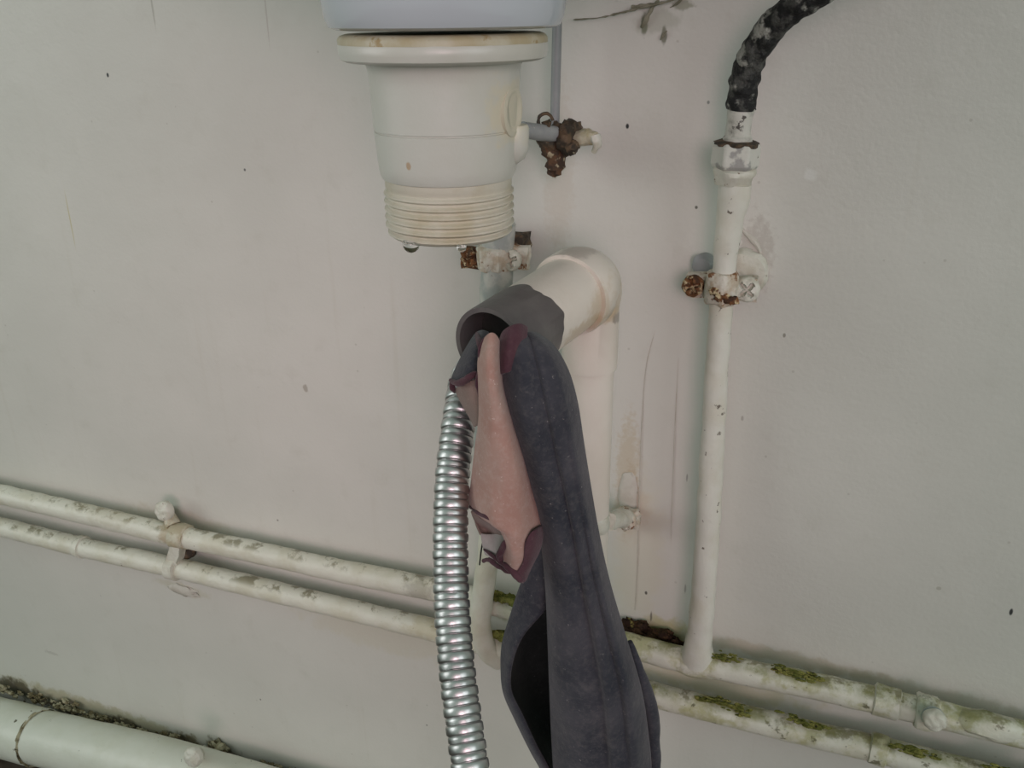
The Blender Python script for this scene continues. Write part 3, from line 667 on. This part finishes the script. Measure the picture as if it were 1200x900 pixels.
# ------------------------------------------------------------------ corrugated metal hose
def shower_hose():
    q = T([(558, 425, .128), (546, 446, .146), (540, 478, .158), (535, 515, .168), (530, 560, .178), (528, 620, .190), (529, 700, .205), (535, 780, .220), (544, 850, .232), (553, 912, .242), (562, 970, .250), (575, 1060, .26)])
    q += [q[-1] + Vector((.012, -.01, -.07)), q[-1] + Vector((.05, -.03, -.125))]; q[-1].z = max(q[-1].z, .012); q[-2].z = max(q[-2].z, .03)
    fine = cr(q, 60); acc = [0]
    for a, b in zip(fine, fine[1:]): acc.append(acc[-1] + (b - a).length)
    L = acc[-1]; pitch = .0066; per = 10; n = int(L / pitch); pts = []; rad = []; j = 0
    Rh = R(529, 640, .193, 42)
    prof = [.88, .96, 1.0, 1.005, 1.0, .965, .89, .945, .955, .94]; off = [0, .04, .11, .29, .47, .55, .60, .66, .80, .95]
    for k in range(n):
        for i in range(per):
            s = (k + off[i]) * pitch
            while j < len(acc) - 2 and acc[j + 1] < s: j += 1
            f = (s - acc[j]) / max(acc[j + 1] - acc[j], 1e-9); pts.append(fine[j].lerp(fine[j + 1], f)); rad.append(Rh * prof[i])
    o = MB().tube(pts, rad, seg=28, smooth=False).build('flexible_hose', M['chrome'])
    for p in o.data.polygons: p.use_smooth = True
    tag(o, 'corrugated metal hose hanging out of the grey pipe mouth beside the rag', 'hose')
shower_hose()

# ------------------------------------------------------------------ rag
RAG = thing('cloth_rag', 'long dark grey rag with a pink flap stuffed into the open pipe end', 'rag', P(600, 400, .165))
def sheet(name, rows, mat, nu=6, nv=6, th=.0014, wrinkle=.0008, ws=55, label=None, parent=None):
    g = [T(r) for r in rows]; cols = [cr(r, nu) for r in g]; w = len(cols[0])
    full = list(zip(*[cr([c[i] for c in cols], nv) for i in range(w)]))
    mb = MB(); idx = []
    for r in full:
        row = []
        for p in r:
            nz = noise.noise(Vector((p.x * 1.6, p.y, p.z * .6)) * ws) * wrinkle + noise.noise(Vector((p.x * 1.5, p.y, p.z * .6)) * ws * 2.7) * wrinkle * .4
            row.append(mb.add(p + Vector((nz * .4, -nz, 0))))
        idx.append(row)
    mb.ring_faces(idx, closed=False)
    o = mb.build(name, mat, parent or RAG)
    for p in o.data.polygons: p.use_smooth = True
    so = o.modifiers.new('thickness', 'SOLIDIFY'); so.thickness = th; so.offset = 0
    su = o.modifiers.new('smooth', 'SUBSURF'); su.levels = 1; su.render_levels = 1
    if label: o['label'] = label
    return o
# rows run from the hidden left fold, over the front, round the right side to the back
main = []
for y, L, Rr, d, k, b in ((390, 600, 628, .172, 0, .020), (405, 590, 648, .180, .1, .030), (432, 586, 664, .184, .2, .040), (470, 591, 675, .186, .3, .045), (515, 603, 682, .184, .4, .045), (565, 619, 690, .180, .5, .046),
        (622, 633, 700, .175, .7, .046), (680, 640, 713, .172, .9, .046), (745, 643, 732, .170, 1, .046), (806, 645, 750, .167, 1.1, .046), (856, 647, 758, .164, 1.1, .046), (908, 650, 762, .162, 1, .046), (975, 655, 755, .156, .8, .04)):
    w = Rr - L; k *= .45
    main.append([(L + 10, y + 4, d - b * .6), (L, y, d - .012), (L + .10 * w, y, d), (L + .33 * w, y - 1, d + .003), (L + .55 * w, y, d - .0030 * k), (L + .63 * w, y, d + .0022 * k),
                 (L + .76 * w, y, d - .0050 * k - .001), (L + .85 * w, y, d - .0015 - .003 * (1 - k)), (Rr - .03 * w, y, d - .014), (Rr, y + 2, d - .022), (Rr - 6, y + 5, d - b)])
sheet('main_panel', main, M['cloth_grey'], 6, 6, .0014, .0013, 45)
# the back layer turned behind: shows as a thin outer flap on the left and the hollow within, its shade painted by a black sheet
flap = [
    [(650, 600, .150), (646, 605, .148), (640, 612, .146), (634, 618, .146), (636, 622, .140), (650, 630, .118)],
    [(650, 640, .148), (640, 645, .150), (630, 650, .150), (622, 655, .148), (628, 658, .132), (655, 662, .106)],
    [(652, 690, .144), (640, 688, .152), (624, 690, .152), (608, 694, .148), (618, 700, .124), (660, 705, .096)],
    [(640, 712, .152), (632, 716, .154), (614, 720, .153), (599, 722, .147), (614, 730, .116), (668, 740, .088)],
    [(614, 742, .156), (608, 746, .157), (598, 748, .154), (590, 752, .148), (614, 762, .110), (678, 770, .082)],
    [(600, 775, .156), (598, 776, .157), (593, 778, .154), (588, 780, .147), (618, 790, .106), (688, 795, .080)],
    [(598, 808, .154), (596, 809, .155), (593, 810, .153), (591, 812, .146), (622, 825, .106), (700, 830, .080)],
    [(612, 838, .152), (610, 840, .153), (607, 842, .151), (605, 844, .144), (634, 855, .106), (710, 862, .082)],
    [(630, 876, .149), (628, 878, .150), (625, 879, .148), (623, 881, .142), (648, 890, .108), (722, 900, .084)],
    [(646, 906, .147), (643, 908, .148), (640, 909, .146), (638, 910, .140), (660, 918, .110), (735, 930, .088)],
    [(665, 960, .143), (662, 962, .144), (658, 963, .142), (655, 964, .138), (672, 970, .114), (740, 980, .094)]]
sheet('back_panel', [r[:4] + [(r[3][0] + 5, r[3][1] + 5, r[3][2] - .012)] for r in flap], M['cloth_grey'], 6, 6, wrinkle=.0004)
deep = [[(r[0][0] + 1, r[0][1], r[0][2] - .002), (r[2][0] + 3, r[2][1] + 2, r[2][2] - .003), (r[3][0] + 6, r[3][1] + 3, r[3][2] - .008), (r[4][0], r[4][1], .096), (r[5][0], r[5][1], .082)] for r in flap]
sheet('fold_shade_sheet', deep, M['cloth_black'], 6, 6, wrinkle=.0006, label='black sheet painting the shade inside the open fold')  # added near-black sheet, puts the hollow's shade into the colour
MB().tube(T([(567, 628, .170), (564, 645, .168), (562, 662, .167)]), [.00035] * 3, seg=6, n=5).build('loose_thread', M['cloth_black'], RAG, label='dark loose thread')
# rolled hem on the right that turns behind
hem = [(738, 752, .142), (751, 790, .138), (762, 826, .132), (766, 862, .126), (766, 908, .122), (758, 975, .120)]
MB().tube(T(hem), [.0012, .0026, .0034, .0034, .0032, .0030], seg=14, n=8, lump=.0006, ls=120).build('rolled_hem', M['cloth_grey'], RAG)
# pink flap
pink = [
    [(565, 402, .182), (571, 393, .186), (577, 390, .187), (583, 396, .184), (586, 405, .176)],
    [(561, 425, .186), (568, 420, .192), (575, 418, .193), (582, 422, .189), (587, 428, .178)],
    [(562, 455, .186), (568, 450, .192), (576, 448, .194), (584, 452, .190), (592, 458, .178)],
    [(562, 490, .184), (570, 486, .191), (580, 484, .194), (592, 486, .190), (602, 490, .178)],
    [(557, 528, .180), (568, 526, .190), (583, 524, .194), (600, 526, .190), (613, 532, .178)],
    [(553, 565, .176), (565, 564, .187), (585, 562, .193), (606, 564, .189), (624, 572, .176)],
    [(551, 592, .174), (564, 602, .185), (582, 611, .192), (608, 610, .188), (634, 608, .172)],
    [(586, 619, .184), (590, 622, .187), (597, 627, .190), (612, 630, .187), (635, 628, .171)],
    [(593, 640, .182), (597, 643, .185), (603, 646, .187), (614, 648, .184), (629, 642, .171)],
    [(591, 655, .181), (596, 658, .183), (602, 661, .184), (610, 662, .182), (622, 655, .173)],
    [(599, 667, .181), (603, 669, .182), (607, 670, .182), (612, 669, .180), (617, 664, .175)]]
PINK = sheet('pink_flap', pink, M['cloth_pink'], 6, 6, .0014, .0012, 70, label='faded pink flap')
# tan inside and paler lining that show below the flap's lower left edge
sheet('under_fold', [
    [(552, 598, .172), (562, 605, .174), (574, 611, .176), (588, 618, .180)],
    [(556, 611, .170), (565, 616, .168), (576, 619, .168), (589, 624, .176)],
    [(563, 627, .171), (571, 630, .169), (581, 629, .168), (592, 627, .176)]], M['cloth_tan'], 6, 6, .0012, .0004, label='tan cloth turned under')
sheet('lining_corner', [
    [(563, 625, .171), (573, 626, .170), (583, 626, .170), (595, 626, .178)],
    [(566, 639, .172), (574, 641, .174), (583, 643, .176), (592, 645, .179)],
    [(569, 650, .173), (576, 654, .175), (582, 657, .177), (589, 660, .179)]], M['cloth_lining'], 6, 6, .0012, .0004, label='pale grey lining corner')
def trim(pts, rad, part):
    MB().tube(T(pts), rad, seg=10, n=8, lump=.0005, ls=300).build('trim', M['cloth_wine'], part, label='wine-red edging')
trim([(551, 594, .177), (562, 602, .186), (574, 608, .190), (586, 618, .188)], [.0007, .0009, .0008, .0004], PINK)
trim([(594, 629, .186), (590, 640, .184), (585, 650, .182), (588, 660, .181)], [.0006, .0013, .0015, .0009], PINK)
trim([(567, 644, .174), (577, 651, .178), (588, 660, .182), (600, 669, .185), (609, 678, .185), (613, 683, .181)], [.0003, .0007, .0011, .0013, .0016, .0005], PINK)
trim([(567, 657, .172), (574, 656, .175), (582, 662, .178), (593, 669, .182), (604, 672, .184)], [.0009, .0012, .0009, .0009, .0007], PINK)
sheet('wine_patch', [
    [(622, 624, .184), (628, 619, .181), (635, 615, .174)],
    [(616, 634, .187), (625, 632, .184), (635, 632, .174)],
    [(614, 648, .186), (623, 648, .183), (631, 646, .174)],
    [(612, 660, .185), (619, 661, .183), (625, 658, .175)],
    [(606, 670, .185), (612, 673, .184), (619, 671, .177)],
    [(608, 677, .184), (612, 682, .183), (616, 678, .178)]], M['cloth_wine'], 5, 5, .0014, .0008, 120, label='wine-red corner patch', parent=PINK)
trim([(566, 430, .187), (562, 412, .187), (566, 400, .186), (573, 392, .186)], [.0005, .0006, .0006, .0003], PINK)
trim([(563, 470, .185), (559, 450, .186), (562, 430, .187)], [.0004, .0007, .0005], PINK)
# knotted wine-red top corner and the dark tuck that goes into the pipe
knot = [
    [(587, 402, .180), (590, 390, .180), (599, 382, .180), (608, 379, .177), (617, 383, .172)],
    [(585, 415, .180), (590, 406, .184), (599, 398, .185), (608, 394, .182), (616, 394, .177)],
    [(584, 428, .182), (589, 424, .186), (596, 418, .187), (603, 414, .185), (610, 410, .180)],
    [(585, 440, .180), (589, 438, .186), (594, 436, .187), (600, 433, .185), (606, 430, .180)]]
sheet('gathered_corner', knot, M['cloth_wine'], 5, 5, .0018, .0012, 90, label='wine-red gathered corner')
tuck = [
    [(556, 395, .140), (560, 390, .146), (566, 388, .146), (572, 390, .142)],
    [(544, 415, .156), (550, 408, .164), (560, 404, .167), (570, 408, .163)],
    [(534, 435, .164), (544, 428, .173), (556, 424, .176), (568, 428, .171)],
    [(528, 450, .166), (538, 446, .175), (552, 442, .178), (566, 440, .174)]]
TUCK = sheet('dark_tuck', tuck, M['cloth_grey'], 5, 5, .0018, .0010, 90)
trim([(528, 446, .170), (538, 449, .178), (552, 441, .181), (565, 436, .179)], [.0008, .0014, .0013, .0008], TUCK)
trim([(529, 446, .169), (530, 454, .172), (533, 460, .170)], [.0008, .0013, .0005], TUCK)
trim([(559, 391, .150), (562, 402, .166), (565, 414, .171), (567, 426, .174)], [.0008, .0015, .0014, .0008], TUCK)
tan = [
    [(533, 456, .170), (542, 450, .175), (553, 445, .177), (566, 442, .175)],
    [(540, 470, .171), (547, 466, .176), (556, 462, .178), (566, 460, .177)],
    [(549, 485, .173), (554, 482, .176), (559, 480, .178), (566, 480, .178)],
    [(557, 500, .174), (559, 499, .176), (562, 498, .177), (565, 498, .177)]]
sheet('tan_tuck', tan, M['cloth_tan'], 5, 5, .0014, .0005, label='shabby tan cloth tongue')
